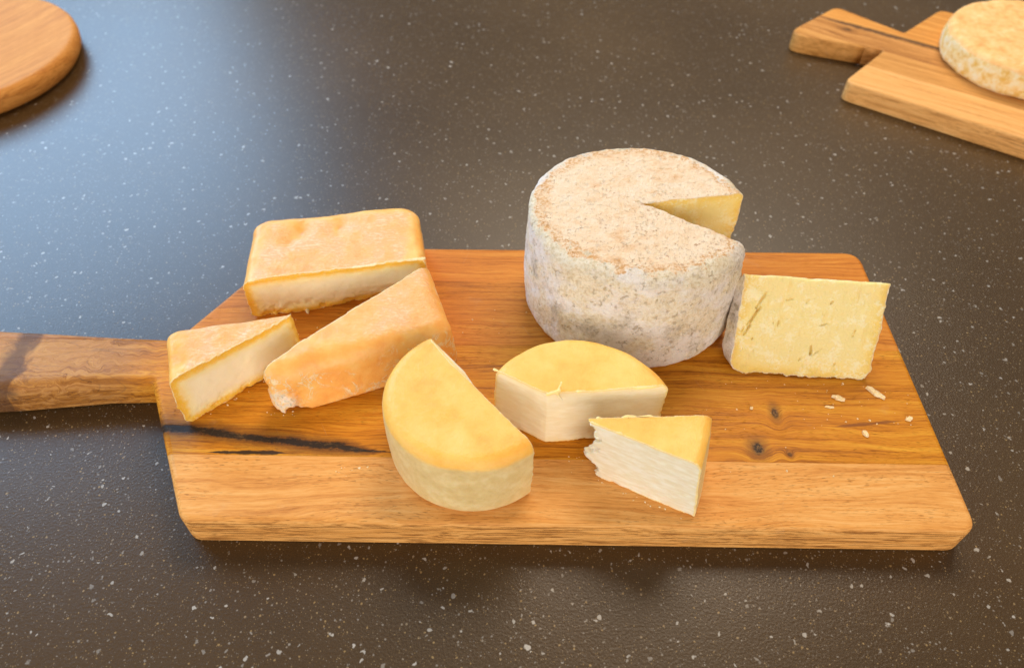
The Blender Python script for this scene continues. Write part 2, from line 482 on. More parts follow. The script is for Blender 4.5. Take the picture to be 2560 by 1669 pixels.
def mottled_rind(cx, cy, ztop, base=(0, 0, 0)):
    """natural mouldy rind: peach on the top, grey-white on the flank"""
    g = Mat('natural_mottled_rind'); p = g.pos(base)
    x, y, z = g.sep(p); nx, ny, nz = g.normal()
    n1 = g.noise(p, 0.42, 4, 0.6); n2 = g.noise(g.vadd(p, (9, 4, 2)), 1.1, 5, 0.65); n3 = g.noise(p, 4.5, 4, 0.7); f = g.noise(p, 15, 3, 0.7)
    nz2 = g.noise(g.comb(x * 0.8, y * 1.5, z * 1.2), 1.0, 4, 0.62)
    top = g.ramp(n1 * 0.45 + nz2 * 0.55, [(0.33, lin(230, 180, 130)), (0.40, lin(246, 208, 166)), (0.48, lin(252, 222, 186)), (0.68, lin(253, 232, 204))])
    sp = g.step(n3, 0.54, 0.66) * g.step(n1 * 0.5 + n2 * 0.5 + g.step(y, 41.0, 35.0) * 0.07, 0.48, 0.60)
    top = g.mix(sp * 0.75, top, lin(184, 130, 84))
    spd = g.step(g.noise(p, 7.5, 2, 0.6), 0.66, 0.72) * g.step(n1, 0.42, 0.55)
    top = g.mix(spd * 0.55, top, lin(132, 104, 76))
    n2b = g.noise(g.vadd(p, (2, 5, 8)), 0.55, 5, 0.62, 0.4)
    side = g.ramp(n2b * 0.55 + n2 * 0.25 + n3 * 0.20, [(0.37, lin(172, 158, 140)), (0.43, lin(216, 202, 184)), (0.49, lin(242, 230, 218)), (0.62, lin(250, 242, 234))])
    cream = g.step(g.noise(g.comb(x * 0.36, y * 0.36, z * 0.5), 1.0, 4, 0.6) + g.step(z, 5.5, 9.5) * 0.10, 0.46, 0.62)
    side = g.mix(cream * 0.75, side, g.mix(g.step(n3, 0.35, 0.6), lin(224, 200, 154), lin(247, 232, 202)))
    ol = g.step(g.noise(g.vadd(p, (1, 7, 3)), 0.7, 4, 0.65), 0.56, 0.70) * g.step(n3, 0.36, 0.6)
    side = g.mix(ol * 0.36, side, lin(158, 138, 98))
    pit = g.step(g.noise(p, 2.6, 3, 0.6), 0.60, 0.70)
    side = g.mix(pit * 0.45, side, lin(176, 150, 104))
    fd = g.attr('field') + (n2 - 0.5) * 3.2 + (n3 - 0.5) * 0.9
    tm = g.step(fd, -0.15, 0.35)
    col = g.mix(tm, side, top)
    rim = g.step((fd - 0.45).abs(), 0.5, 0.1)
    col = g.mix(rim * g.step(n3, 0.40, 0.60) * 0.75, col, lin(214, 154, 84))
    wr = g.noise(g.comb(x * 3.2, y * 3.2, z * 7), 1.0, 4, 0.65, 0.5)
    g.bump(n3 * 1.0 + f * 0.4 + wr * 0.9 - pit * 0.8 - sp * 0.3, 0.0023, 0.75)
    return g.done(col, 0.72, 0.25, 0.12, (1, .7, .45), 0.004)
def wheel_paste():
    g = Mat('pale_straw_paste'); p = g.pos()
    x, y, z = g.sep(p)
    d = g.attr('rind_depth'); n = g.noise(p, 0.8, 4, 0.6); f = g.noise(p, 6, 4, 0.65)
    st = g.noise(g.comb(x * 2.2, y * 0.7, z * 0.7), 1.0, 3, 0.55)
    dd = d + (n - 0.5) * 0.35
    col = g.ramp(dd / 1.6, [(0.0, lin(250, 236, 204)), (0.035, lin(236, 196, 122)), (0.13, lin(240, 204, 104)), (0.40, lin(244, 218, 138)), (0.8, lin(243, 222, 152))])
    col = g.mix(g.step(n * 0.6 + f * 0.4, 0.49, 0.60) * 0.7, col, lin(250, 238, 198))
    col = g.mix(g.step(st, 0.56, 0.70) * 0.35, col, lin(238, 200, 96))
    hole = g.attr('cut_depth')
    g.bump(f * 0.9 + st * 0.4 + n * 0.9, 0.0018, 0.6)
    return g.done(col, 0.45, 0.4, 0.35, (1, .75, .35), 0.005)
def bloomy_rind(base=(0, 0, 0)):
    g = Mat('cream_wrinkled_rind'); p = g.pos(base)
    x, y, z = g.sep(p); nx, ny, nz = g.normal()
    n1 = g.noise(p, 0.6, 4, 0.6); n2 = g.noise(p, 1.5, 4, 0.65); f = g.noise(p, 7, 3, 0.65)
    col = g.ramp(n1 * 0.5 + n2 * 0.5, [(0.36, lin(224, 162, 92)), (0.48, lin(240, 186, 116)), (0.62, lin(246, 202, 142))])
    side = g.step(nz, 0.6, 0.2)
    sc = g.ramp(n2, [(0.36, lin(226, 180, 90)), (0.48, lin(238, 208, 146)), (0.62, lin(238, 222, 182))])
    col = g.mix(side, col, sc)
    g.bump(n2 * 1.0 + f * 0.4, 0.0015, 0.5)
    return g.done(col, 0.6, 0.3, 0.2, (1, .6, .3), 0.004)

# ------------------------------------------------------------------ the counter
def build_counter():
    bm = bmesh.new()
    bmesh.ops.create_cube(bm, size=1.0)
    for v in bm.verts:
        v.co = Vector((v.co.x * 3.0, v.co.y * 2.3 + 0.75, v.co.z * 0.03 - 0.015))
    bmesh.ops.bevel(bm, geom=bm.edges[:], offset=0.003, segments=2, affect='EDGES')
    me = bpy.data.meshes.new('countertop'); bm.to_mesh(me); bm.free()
    o = link_mesh('countertop', me, counter_material())
    o['kind'] = 'structure'; o['label'] = 'dark brown speckled stone countertop with a soft sheen'
build_counter()

# ------------------------------------------------------------------ wooden boards
def round_outline(pts, n=7):
    """pts: (x, y, corner radius, edge round-over); rounds the corners of a plan outline"""
    out = []
    N = len(pts)
    for i in range(N):
        p0 = Vector(pts[i - 1][:2]); p = Vector(pts[i][:2]); p1 = Vector(pts[(i + 1) % N][:2])
        r, ro = pts[i][2], pts[i][3]
        a = (p0 - p).normalized(); b = (p1 - p).normalized()
        ang = a.angle(b); t = r / math.tan(ang / 2)
        t = min(t, (p0 - p).length * 0.48, (p1 - p).length * 0.48)
        A = p + a * t; B = p + b * t
        for k in range(n + 1):
            s = k / n
            q = A * (1 - s) ** 2 + p * 2 * s * (1 - s) + B * s * s
            out.append((q.x, q.y, ro))
    res = []
    for i in range(len(out)):
        a = out[i]; b = out[(i + 1) % len(out)]
        L = math.hypot(b[0] - a[0], b[1] - a[1]); m = max(1, int(L / 2.0))
        for k in range(m):
            s = k / m
            res.append((a[0] + (b[0] - a[0]) * s, a[1] + (b[1] - a[1]) * s, a[2] + (b[2] - a[2]) * s))
    return res
def board_solid(outline, T, bottom=0.6, z0=0.0, seg=6):
    bm = bmesh.new()
    N = len(outline); nor = []
    for i in range(N):
        a, b = outline[i - 1], outline[(i + 1) % N]
        d = Vector((b[0] - a[0], b[1] - a[1])).normalized()
        nor.append(Vector((d.y, -d.x)))
    prof = []
    for k in range(seg + 1):
        t = math.pi / 2 * k / seg; prof.append(('b', 1 - math.sin(t), 1 - math.cos(t)))
    for k in range(seg + 1):
        t = math.pi / 2 * k / seg; prof.append(('t', 1 - math.cos(t), 1 - math.sin(t)))
    rings = []
    for which, ins, dz in prof:
        ring = []
        for i, (x, y, r) in enumerate(outline):
            rr = r * (bottom if which == 'b' else 1.0)
            q = Vector((x, y)) - nor[i] * ins * rr
            z = (z0 + dz * rr) if which == 'b' else (z0 + T - dz * rr)
            ring.append(bm.verts.new((q.x / 100, q.y / 100, z / 100)))
        rings.append(ring)
    for a, b in zip(rings, rings[1:]):
        for i in range(N):
            j = (i + 1) % N
            f = bm.faces.new((a[i], a[j], b[j], b[i])); f.smooth = True
    bm.faces.new(rings[-1]); bm.faces.new(list(reversed(rings[0])))
    bmesh.ops.remove_doubles(bm, verts=bm.verts[:], dist=1e-6)
    return bm
def slab_between(bm0, lo, hi, gap=0.012):
    """cut one plank out of the glued-up board; lo/hi: (point, unit normal) of the seams, None = the outside"""
    bm = bm0.copy()
    for seam, sgn in ((lo, 1), (hi, -1)):
        if seam is None: continue
        (px, py), (nx, ny) = seam
        co = Vector((px + nx * sgn * gap / 2, py + ny * sgn * gap / 2, 0)) / 100
        geom = bm.verts[:] + bm.edges[:] + bm.faces[:]
        r = bmesh.ops.bisect_plane(bm, geom=geom, dist=1e-7, plane_co=co, plane_no=(nx, ny, 0),
                                   clear_inner=sgn > 0, clear_outer=sgn < 0)
        ed = [e for e in r['geom_cut'] if isinstance(e, bmesh.types.BMEdge)]
        bmesh.ops.holes_fill(bm, edges=ed, sides=0)
    return bm
def plank_part(bm, base, mat, root, label=None):
    bmesh.ops.translate(bm, verts=bm.verts[:], vec=-Vector(base) / 100)
    me = bpy.data.meshes.new('plank'); bm.to_mesh(me); bm.free()
    o = link_mesh('plank', me, mat, root)
    if label: o['label'] = label
    return o

# the long paddle board in the middle
BB = (4.0, 32.0, 0.0)
main_outline = round_outline([
    (-18.75, 20.35, 1.15, 0.36), (26.75, 20.35, 1.1, 0.36), (26.65, 43.75, 1.3, 0.32), (-17.3, 43.5, 1.6, 0.32),
    (-23.15, 34.0, 0.5, 0.45), (-26.9, 34.2, 3.0, 0.55), (-31.5, 34.5, 3.0, 0.6), (-38.5, 35.0, 1.5, 0.9), (-42.5, 34.2, 1.6, 0.9),
    (-42.6, 30.0, 1.6, 0.9), (-38.5, 28.9, 1.5, 1.0), (-33.0, 29.2, 3.0, 1.0), (-27.0, 30.0, 3.0, 0.85), (-23.6, 30.25, 0.35, 0.55)])
bm_main = board_solid(main_outline, 2.5, 0.55)
root = thing('cutting_board', BB, 'long brown wooden paddle board in the middle with cheese pieces lying on it', 'cutting board')
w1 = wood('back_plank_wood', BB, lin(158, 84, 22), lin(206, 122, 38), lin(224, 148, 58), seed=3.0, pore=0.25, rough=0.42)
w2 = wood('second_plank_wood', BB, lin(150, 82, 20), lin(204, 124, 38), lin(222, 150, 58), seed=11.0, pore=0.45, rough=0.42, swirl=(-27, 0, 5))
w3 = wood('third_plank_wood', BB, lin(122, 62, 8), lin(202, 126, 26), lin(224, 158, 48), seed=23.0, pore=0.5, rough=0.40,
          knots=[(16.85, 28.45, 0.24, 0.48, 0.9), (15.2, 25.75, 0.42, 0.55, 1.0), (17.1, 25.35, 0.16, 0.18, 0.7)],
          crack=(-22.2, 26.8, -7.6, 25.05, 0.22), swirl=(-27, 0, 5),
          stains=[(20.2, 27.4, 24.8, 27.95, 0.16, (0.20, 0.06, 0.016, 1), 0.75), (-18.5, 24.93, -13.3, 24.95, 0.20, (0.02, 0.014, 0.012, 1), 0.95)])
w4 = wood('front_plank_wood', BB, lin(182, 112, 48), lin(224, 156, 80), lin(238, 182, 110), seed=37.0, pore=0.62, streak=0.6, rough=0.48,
          gscale=0.8, bscale=1.6, face_fig_shade=0.7)
s1, s2, s3 = ((0, 39.9), (0, 1)), ((0, 33.78), (0, 1)), ((0, 24.75), (0, 1))
for lo, hi, w in ((s1, None, w1), (s2, s1, w2), (s3, s2, w3), (None, s3, w4)):
    plank_part(slab_between(bm_main, lo, hi), BB, w, root)
bm_main.free()

# the board at the far right
BJ = (48.0, 70.0, 0.0)
far_outline = round_outline([
    (32.9, 69.6, 1.0, 0.3), (66.0, 46.9, 1.0, 0.3), (81.0, 62.5, 1.0, 0.3), (48.3, 85.4, 1.2, 0.3),
    (42.3, 79.8, 0.3, 0.25), (36.5, 85.8, 1.2, 0.3), (29.3, 79.4, 1.4, 0.3), (38.9, 75.9, 0.3, 0.25)])
bm_far = board_solid(far_outline, 2.05, 0.55)
jr = thing('cutting_board', BJ, 'wooden board with short flared handle at the upper right, under the uncut cheese', 'cutting board')
ja = R(-33); jn = (math.sin(-ja), math.cos(ja))
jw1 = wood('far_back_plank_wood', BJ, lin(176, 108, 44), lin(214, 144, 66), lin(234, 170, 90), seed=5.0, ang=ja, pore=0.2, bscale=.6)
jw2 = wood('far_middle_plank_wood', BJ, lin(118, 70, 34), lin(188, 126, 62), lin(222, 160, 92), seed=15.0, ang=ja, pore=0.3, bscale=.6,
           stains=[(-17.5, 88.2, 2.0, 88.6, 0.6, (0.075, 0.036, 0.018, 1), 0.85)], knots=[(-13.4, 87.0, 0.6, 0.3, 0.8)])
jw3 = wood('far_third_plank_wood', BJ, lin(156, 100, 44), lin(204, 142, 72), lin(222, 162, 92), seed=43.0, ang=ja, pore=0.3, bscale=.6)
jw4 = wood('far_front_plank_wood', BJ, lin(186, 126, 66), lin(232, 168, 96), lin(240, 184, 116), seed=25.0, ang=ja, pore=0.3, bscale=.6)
q1, q2, q3 = ((36.6, 72.6), jn), ((38.6, 75.6), jn), ((36.5, 82.1), jn)
for lo, hi, w in ((q3, None, jw1), (q2, q3, jw2), (q1, q2, jw3), (None, q1, jw4)):
    plank_part(slab_between(bm_far, lo, hi), BJ, w, jr)
bm_far.free()

# the round board at the far left
def build_round_board():
    base = (-58.3, 72.9, 0.0)
    bm = bmesh.new(); N = 128
    prof = [(0.0, 0.0), (11.2, 0.0), (11.75, 0.25), (12.2, 0.9), (12.28, 1.6), (12.2, 2.1), (11.98, 2.42), (11.75, 2.5), (11.4, 2.47), (9.0, 2.36), (4.0, 2.30), (0.0, 2.30)]
    rings = []
    for r, z in prof:
        if r == 0: rings.append([bm.verts.new((0, 0, z / 100))])
        else: rings.append([bm.verts.new((r * math.cos(2 * math.pi * i / N) / 100, r * math.sin(2 * math.pi * i / N) / 100, z / 100)) for i in range(N)])
    for a, b in zip(rings, rings[1:]):
        for i in range(N):
            j = (i + 1) % N
            if len(a) == 1: f = bm.faces.new((a[0], b[j], b[i]))
            elif len(b) == 1: f = bm.faces.new((a[i], a[j], b[0]))
            else: f = bm.faces.new((a[i], a[j], b[j], b[i]))
            f.smooth = True
    bmesh.ops.recalc_face_normals(bm, faces=bm.faces[:])
    me = bpy.data.meshes.new('round_board'); bm.to_mesh(me); bm.free()
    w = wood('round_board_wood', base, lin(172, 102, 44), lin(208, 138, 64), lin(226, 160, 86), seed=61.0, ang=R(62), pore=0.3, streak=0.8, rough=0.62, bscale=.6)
    o = link_mesh('round_board', me, w); o.location = Vector(base) / 100
    tag(o, 'round orange-brown wooden board cut off by the upper left corner', 'cutting board')
build_round_board()

# ------------------------------------------------------------------ cheeses
ZB = 2.5
def zmod(P, v): 
    Q = P.copy(); Q[:, 2] += v; return Q

def add_field(root, f):
    for o in root.children:
        me = o.data; n = len(me.vertices); co = np.empty(n * 3, np.float32); me.vertices.foreach_get('co', co)
        W = co.reshape(-1, 3).astype(float) * 100 + np.array(root.location) * 100
        a = me.attributes.new('field', 'FLOAT', 'POINT'); a.data.foreach_set('value', f(W).astype(np.float32))
def rag(P, c, amp=0.07, seed=7):
    return fbm(P, 3.2, 2, seed) * amp * np.exp(-(c / 0.16) ** 2)
# --- the tall mottled wheel with a wedge missing
GC, GR, GZ = (8.3, 38.5), 7.32, 10.5
def f_wheel(P):
    x, z = P[:, 0] - GC[0], P[:, 2]
    y = (P[:, 1] - 38.25 - 0.9 * (z - ZB) / 8.0) / 0.935
    n = fbm(P, 0.30, 2, 1) * 0.14 + fbm(P, 1.1, 3, 4) * 0.10
    bulge = 0.12 * (1 - ((z - 6.4) / 4.0) ** 2)
    ds = np.hypot(x, y) - GR - bulge
    dt = z - GZ - 0.10 * vnoise(P, 0.22, 9) + 0.012 * np.hypot(x, y)
    db = ZB - z
    rt = 0.5 + 0.35 * np.clip(-y / 7.0, 0, 1)
    d = rint(ds, dt, rt); d = rint(d, db, 1.0)
    near_b = np.clip((z - ZB) / 0.5, 0, 1)
    d = d + n * near_b + fbm(P, 3.4, 2, 8) * 0.04
    a = (8.37, 39.3)
    s1 = (P[:, 1] - a[1]) * math.cos(R(11.5)) - (P[:, 0] - a[0]) * math.sin(R(11.5))      # < 0 below the rear cut
    s2 = -((P[:, 1] - a[1]) * math.cos(R(-30.6)) - (P[:, 0] - a[0]) * math.sin(R(-30.6)))  # < 0 above the front cut
    rem = np.maximum(s1, s2)
    cut = -rem + fbm(P, 1.6, 3, 12) * 0.035
    d = d + rag(P, cut)
    return np.maximum(d, cut), d, cut
m_wheel_paste = wheel_paste()
rg = cheese('round_cheese', f_wheel, (0, 30.3, 2.2), (16.6, 46.8, 11.1), 0.075, (8.2, 38.4, 2.5),
       'tall round mottled grey and peach cheese wheel with one wedge cut out',
       mottled_rind(GC[0], GC[1], GZ, (8.2, 38.4, 2.5)), m_wheel_paste)

add_field(rg, lambda W: np.where(W[:, 2] > 8.6, (7.0 - 0.35 * np.clip((GC[1] - W[:, 1]) / 7.0, 0, 1)) - np.hypot(W[:, 0] - GC[0], (W[:, 1] - 39.15) / 0.935), -3.0))

# --- the wedge taken out of it, stood on its rind beside the wheel
HOLES = [((15.75, 6.55), (16.25, 7.45), .13), ((15.35, 5.55), (16.0, 6.6), .14), ((15.15, 4.9), (15.5, 5.5), .12), ((14.95, 5.1), (15.1, 5.35), .09),
         ((17.6, 7.1), (17.95, 7.2), .08), ((18.85, 6.95), (19.0, 7.2), .07), ((20.4, 7.05), (20.5, 7.15), .10), ((22.1, 5.2), (22.2, 5.55), .10),
         ((19.6, 3.95), (19.55, 4.45), .14), ((19.7, 3.9), (20.3, 4.35), .07), ((18.9, 3.55), (19.0, 3.65), .10), ((16.05, 6.95), (16.1, 7.25), .05),
         ((18.3, 4.1), (18.35, 4.35), .06), ((15.7, 4.65), (15.75, 4.75), .07), ((21.2, 3.35), (21.25, 3.5), .07), ((16.9, 5.4), (16.95, 5.75), .06),
         ((17.25, 5.55), (17.3, 5.85), .08), ((21.9, 6.9), (21.95, 7.0), .04), ((15.1, 3.9), (15.2, 4.3), .05), ((19.9, 5.7), (20.5, 5.9), .07)]
def f_wedge(P):
    x, y, z = P[:, 0], P[:, 1], P[:, 2]
    t = (z - ZB) / 6.0
    dl = np.maximum(line(P, (14.35, 34.6), (14.05, 31.4), -0.03), line(P, (15.35, 35.4), (14.35, 33.7), 0.0) - np.clip((z - 4) * 0.14, 0, 0.55)) - 0.22 * np.sin(np.clip(t, 0, 1) * 3.14) * 0.6 + 0.08 * vnoise(P, 0.9, 31)
    dr_ = line(P, (23.6, 31.0), (23.6, 37.0), -0.06) + 0.05 * vnoise(P, 0.7, 33)
    bot = ZB - z + 0.10 * np.abs(vnoise(P, 0.8, 35))
    side = np.maximum(np.maximum(dl, line(P, (14.0, 33.0), (14.55, 31.3), 0.226) + 0.07 * vnoise(P, 1.1, 58)), dr_)
    rd = rint(side, bot, 0.75) + fbm(P, 2.2, 3, 40) * 0.05
    front = line(P, (14.25, 31.62), (23.6, 31.05), 0.56)
    back = line(P, (23.6, 34.7), (14.25, 35.3), 0.03)
    tip = z - 8.3 - 0.05 * vnoise(P, 1.3, 44) + (x - 19) * 0.012
    cr = np.clip((0.9 - (z - ZB)) / 0.9, 0, 1)
    rough = fbm(P, 1.5, 3, 46) * 0.025 + np.maximum(fbm(P, 1.2, 3, 49) - .15, 0) * 0.14
    flake = np.maximum(vnoise(P, 2.6, 51), 0) * cr * 0.14
    fr = front + rough + flake
    hole = np.full(len(P), 9.0, np.float32)
    sel = np.abs(front) < 1.2
    if sel.any():
        Q = P[sel]; hh = np.full(len(Q), 9.0); fq = front[sel]
        wob = vnoise(Q, 4.0, 55) * 0.05
        for (a, b, r) in HOLES:
            def on(u): return (u[0], 31.62 - (u[0] - 14.25) * 0.061 + 0.56 * (u[1] - ZB), u[1])
            cd = capsule(Q, on(a), on(b)); dt2 = np.maximum(cd * cd - fq * fq, 0)
            hh = np.minimum(hh, np.sqrt(dt2 + (0.3 * fq) ** 2) - r * 0.66 + wob * 0.6)
        hole[sel] = hh
    cut = np.maximum(np.maximum(fr, back), tip)
    rd = rd + rag(P, cut, 0.09)
    cut = np.maximum(cut, -hole)
    return np.maximum(rd, cut), rd, cut
rh = cheese('cheese_wedge', f_wedge, (13.3, 30.4, 2.2), (24.6, 37.6, 9.1), 0.06, (19.0, 33.6, 2.5),
       'straw-coloured wedge with small slits standing on its rind right of the tall wheel',
       mottled_rind(19, 33.6, 30.0, (19.0, 33.6, 2.5)), m_wheel_paste)

add_field(rh, lambda W: np.full(len(W), -3.0))

# --- the orange washed-rind cheese: three pieces
def box_cheese(P, walls, zt, rs, rt, rb=0.35):
    ds = walls[0]
    for w in walls[1:]: ds = rint(ds, w, rs)
    d = rint(ds, P[:, 2] - zt, rt)
    return rint(d, ZB - P[:, 2], rb)
m_wp = washed_paste()

def f_half(P):
    x, y, z = P[:, 0], P[:, 1], P[:, 2]
    l = line(P, (-18.9, 43.2), (-18.15, 35.5), 0.02); b = line(P, (-6.9, 44.15), (-18.9, 42.45), 0.03); r = line(P, (-5.75, 37.5), (-6.9, 44.0), 0.06)
    zt = 6.2 + 0.28 * gauss(P, (-9.4, 42.6), 2.6) - 0.42 * gauss(P, (-15.3, 41.1), 0.8) - 0.30 * gauss(P, (-15.8, 40.1), 0.55) - 0.40 * gauss(P, (-12.6, 41.5), 0.8) \
        + 0.10 * gauss(P, (-14.0, 41.4), 0.7) - 0.10 * gauss(P, (-17.9, 36.6), 1.2)
    d = box_cheese(P, [l, b, r], zt, 1.3, 0.65)
    d = d + fbm(P, 0.5, 2, 60) * 0.10 * np.clip((z - ZB) / .6, 0, 1) + fbm(P, 2.4, 2, 63) * 0.025
    c = line(P, (-18.0, 35.95), (-6.0, 38.45), -0.0)
    low = np.clip((1.7 - (z - ZB)) / 1.7, 0, 1)
    c = c + fbm(P, 1.7, 3, 66) * 0.05 + low * (np.maximum(fbm(P, 1.6, 3, 69), -0.1) * 0.45 + 0.12) + low * np.clip((x + 14) / 8, 0, 1) * 0.7
    d = d + rag(P, c, 0.09)
    lip = capsule(P, (-17.6, 36.05, 6.0), (-6.1, 38.42, 6.15)) - 0.07 - 0.10 * vnoise(P, 1.8, 71)
    body = np.maximum(d, c)
    return np.minimum(body, lip), d, np.where(lip < body, 1.0, c)
ra = cheese('cheese_block', f_half, (-20.2, 34.6, 2.2), (-4.9, 45.2, 7.2), 0.065, (-12.5, 40.2, 2.5),
       'orange-rinded rectangular half cheese with a dented top at the back left',
       washed_rind(2.0, pink=0.15, base=(-12.5, 40.2, 2.5)), m_wp, 'pieces of orange washed-rind cheese')
add_field(ra, lambda W: np.clip(np.minimum.reduce([(W[:, 0] + 18.3) * 0.5, (-6.6 - W[:, 0]) * 0.5, (43.2 + (W[:, 0] + 12) * .13 - W[:, 1]) * 0.6]), 0, 1)
          * np.clip((W[:, 2] - 5.4) / 0.6, 0, 1) - 0.5 * gauss(W, (-15.5, 40.9), 1.0) - 0.5 * gauss(W, (-12.6, 41.2), 0.9))

def f_corner(P):
    x, y, z = P[:, 0], P[:, 1], P[:, 2]
    l = line(P, (-21.75, 31.6), (-20.0, 26.2), 0.02)
    b = line(P, (-13.0, 33.35), (-22.0, 31.15), 0.03)
    zt = 6.55 - 0.03 * (x + 18) + 0.06 * vnoise(P, 0.5, 80)
    d = box_cheese(P, [l, b], zt, 0.8, 0.5)
    low = np.clip((1.2 - (z - ZB)) / 1.2, 0, 1)
    d = d + fbm(P, 0.6, 2, 81) * 0.08 + fbm(P, 2.6, 2, 83) * 0.03 + low * fbm(P, 2.0, 3, 84) * 0.10
    c = line(P, (-19.75, 27.35), (-14.1, 32.5), 0.02) + fbm(P, 1.5, 2, 86) * 0.05 + low * (np.maximum(fbm(P, 1.9, 3, 88), -0.05) * 0.35)
    c2 = line(P, (-14.35, 31.0), (-14.0, 34.0), 0.0) + fbm(P, 1.7, 2, 90) * 0.06
    c = np.maximum(c, c2)
    d = d + rag(P, c, 0.12)
    return np.maximum(d, c), d, c
rb_ = cheese('cheese_wedge', f_corner, (-22.8, 25.6, 2.2), (-13.2, 34.4, 7.2), 0.06, (-18.4, 30.3, 2.5),
       'small orange-rinded wedge at the left end of the board by the handle',
       washed_rind(5.0, base=(-18.4, 30.3, 2.5)), m_wp, 'pieces of orange washed-rind cheese')
add_field(rb_, lambda W: np.clip(np.minimum.reduce([(W[:, 0] + 20.9 - (31.3 - W[:, 1]) * .3) * 0.8, (33.6 - W[:, 1] + .25 * (W[:, 0] + 14)) * 0.5 + .3]), 0, 1)
          * np.clip((W[:, 2] - 5.8) / 0.5, 0, 1) * 0.9)

def f_loaf(P):
    x, y, z = P[:, 0], P[:, 1], P[:, 2]
    left = line(P, (-6.2, 37.5), (-15.3, 28.5), 0.02)                                    # the hidden cut
    end = line(P, (-15.75, 29.2), (-14.8, 28.0), 0.02)
    front = line(P, (-14.4, 27.35), (-3.4, 31.75), 0.14)
    right = line(P, (-2.75, 30.0), (-5.45, 38.0), 0.12)
    zt = 6.35 + 0.06 * vnoise(P, 0.4, 95) - 0.25 * np.clip((-12.5 - x) / 3, 0, 1)
    ds = rint(rint(front, right, 1.1), end, 0.9)
    d = rint(ds, z - zt, 1.05); d = rint(d, ZB - z, 0.4)
    d = d + fbm(P, 0.5, 2, 97) * 0.13 * np.clip((z - ZB) / .8 + .2, 0, 1) + fbm(P, 2.2, 3, 99) * 0.035
    rag = np.clip((-12.6 - x) / 1.8, 0, 1) * np.clip((5.0 - z) / 1.2, 0, 1)
    d = d + rag * (np.maximum(fbm(P, 1.1, 3, 101), -0.12) * 1.5 + 0.12)
    d = np.maximum(d, -(np.linalg.norm((P - np.array((-13.75, 27.9, 2.6))) / np.array((0.45, 1.0, 0.7)), axis=1) - 1) * 0.35)
    c = left + fbm(P, 1.6, 3, 103) * 0.06
    return np.maximum(d, c), d, c
rc = cheese('cheese_block', f_loaf, (-16.6, 26.6, 2.2), (-2.7, 38.4, 7.2), 0.065, (-9.2, 31.9, 2.5),
       'long orange-rinded block with white cracks and a ragged mouldy end, behind the yellow half wheel',
       washed_rind(9.0, pink=0.24, cracks=0.9, mould=(-14.3, 28.0, 1.25), base=(-9.2, 31.9, 2.5)), m_wp, 'pieces of orange washed-rind cheese')
add_field(rc, lambda W: 0.55 * np.clip((W[:, 2] - 5.75) / 0.45, 0, 1) * np.clip(0.15 + (W[:, 0] + 14.0) * 0.14, 0, 1) * np.clip((W[:, 1] - 0.40 * (W[:, 0] + 12) - 28.9) * 0.7 + .2, 0, 1))

# --- the smooth yellow cheese: three pieces of one small wheel
def disc(P, c, r, zt, rt, taper=0.0, rb=0.3, seed=0, bulge=0.1):
    x, y, z = P[:, 0] - c[0], P[:, 1] - c[1], P[:, 2]
    ds = np.hypot(x, y) - r + taper * (z - ZB) - bulge * (1 - ((z - 4.6) / 2.6) ** 2)
    d = rint(ds, z - zt, rt); d = rint(d, ZB - z, rb)
    return d + fbm(P, 0.45, 2, seed) * 0.09 * np.clip((z - ZB) / .6, 0, 1) + fbm(P, 2.4, 2, seed + 3) * 0.012

def f_dhalf(P):
    z = P[:, 2]
    d = disc(P, (-2.2, 26.25), 5.15, 7.45 - 0.02 * (P[:, 1] - 26), 0.75, 0.0, 0.35, 120)
    c = line(P, (0.98, 22.63), (-5.4, 30.1), -0.03) + fbm(P, 1.6, 3, 124) * 0.035
    tpos = np.clip((P[:, 1] - 26.2) / 1.5, 0, 1)
    c = c - tpos * 0.34 * np.clip((7.42 - z) / 0.22, 0, 1) + np.maximum(vnoise(P, 1.2, 126), 0) * 0.06
    d = d + rag(P, c, 0.05)
    return np.maximum(d, c), d, c
cheese('half_round_cheese', f_dhalf, (-8.3, 20.2, 2.2), (2.0, 31.2, 8.2), 0.06, (-3.6, 25.4, 2.5),
       'smooth yellow half wheel at the front of the board with its rounded side towards us',
       yellow_rind(1.0, base=(-3.6, 25.4, 2.5)), yellow_paste(2.0, 0.8), 'pieces of smooth yellow cheese')

def f_emid(P):
    z = P[:, 2]
    d = disc(P, (3.8, 24.75), 5.55, 7.5, 0.55, 0.0, 0.3, 140)
    rough = fbm(P, 1.6, 3, 144) * 0.035
    c1 = line(P, (-1.3, 27.9), (2.15, 25.95), -0.01); c2 = line(P, (2.15, 25.95), (9.2, 26.72), 0.0)
    low = np.clip((0.7 - (z - ZB)) / 0.7, 0, 1)
    c = np.maximum(c1, c2) + rough + low * np.maximum(fbm(P, 2.2, 3, 146), 0) * 0.25
    d = d + rag(P, c, 0.05)
    wob = vnoise(P, 1.4, 148) * 0.10
    lip = np.minimum(capsule(P, (-1.0, 27.75, 7.38), (0.6, 26.85, 7.46)) - 0.045 - wob, capsule(P, (3.8, 26.12, 7.5), (8.6, 26.62, 7.42)) - 0.05 - wob)
    curl = np.minimum(capsule(P, (2.05, 25.9, 7.45), (2.75, 26.1, 7.62)) - 0.09, capsule(P, (2.6, 25.95, 7.5), (2.85, 26.55, 7.78)) - 0.07)
    curl = np.minimum(curl, capsule(P, (2.6, 25.95, 7.45), (2.95, 25.85, 7.0)) - 0.06) - vnoise(P, 4, 149) * 0.03
    lip = np.minimum(lip, curl)
    body = np.maximum(d, c)
    return np.minimum(body, lip), d, np.where(lip < body, 1.0, c)
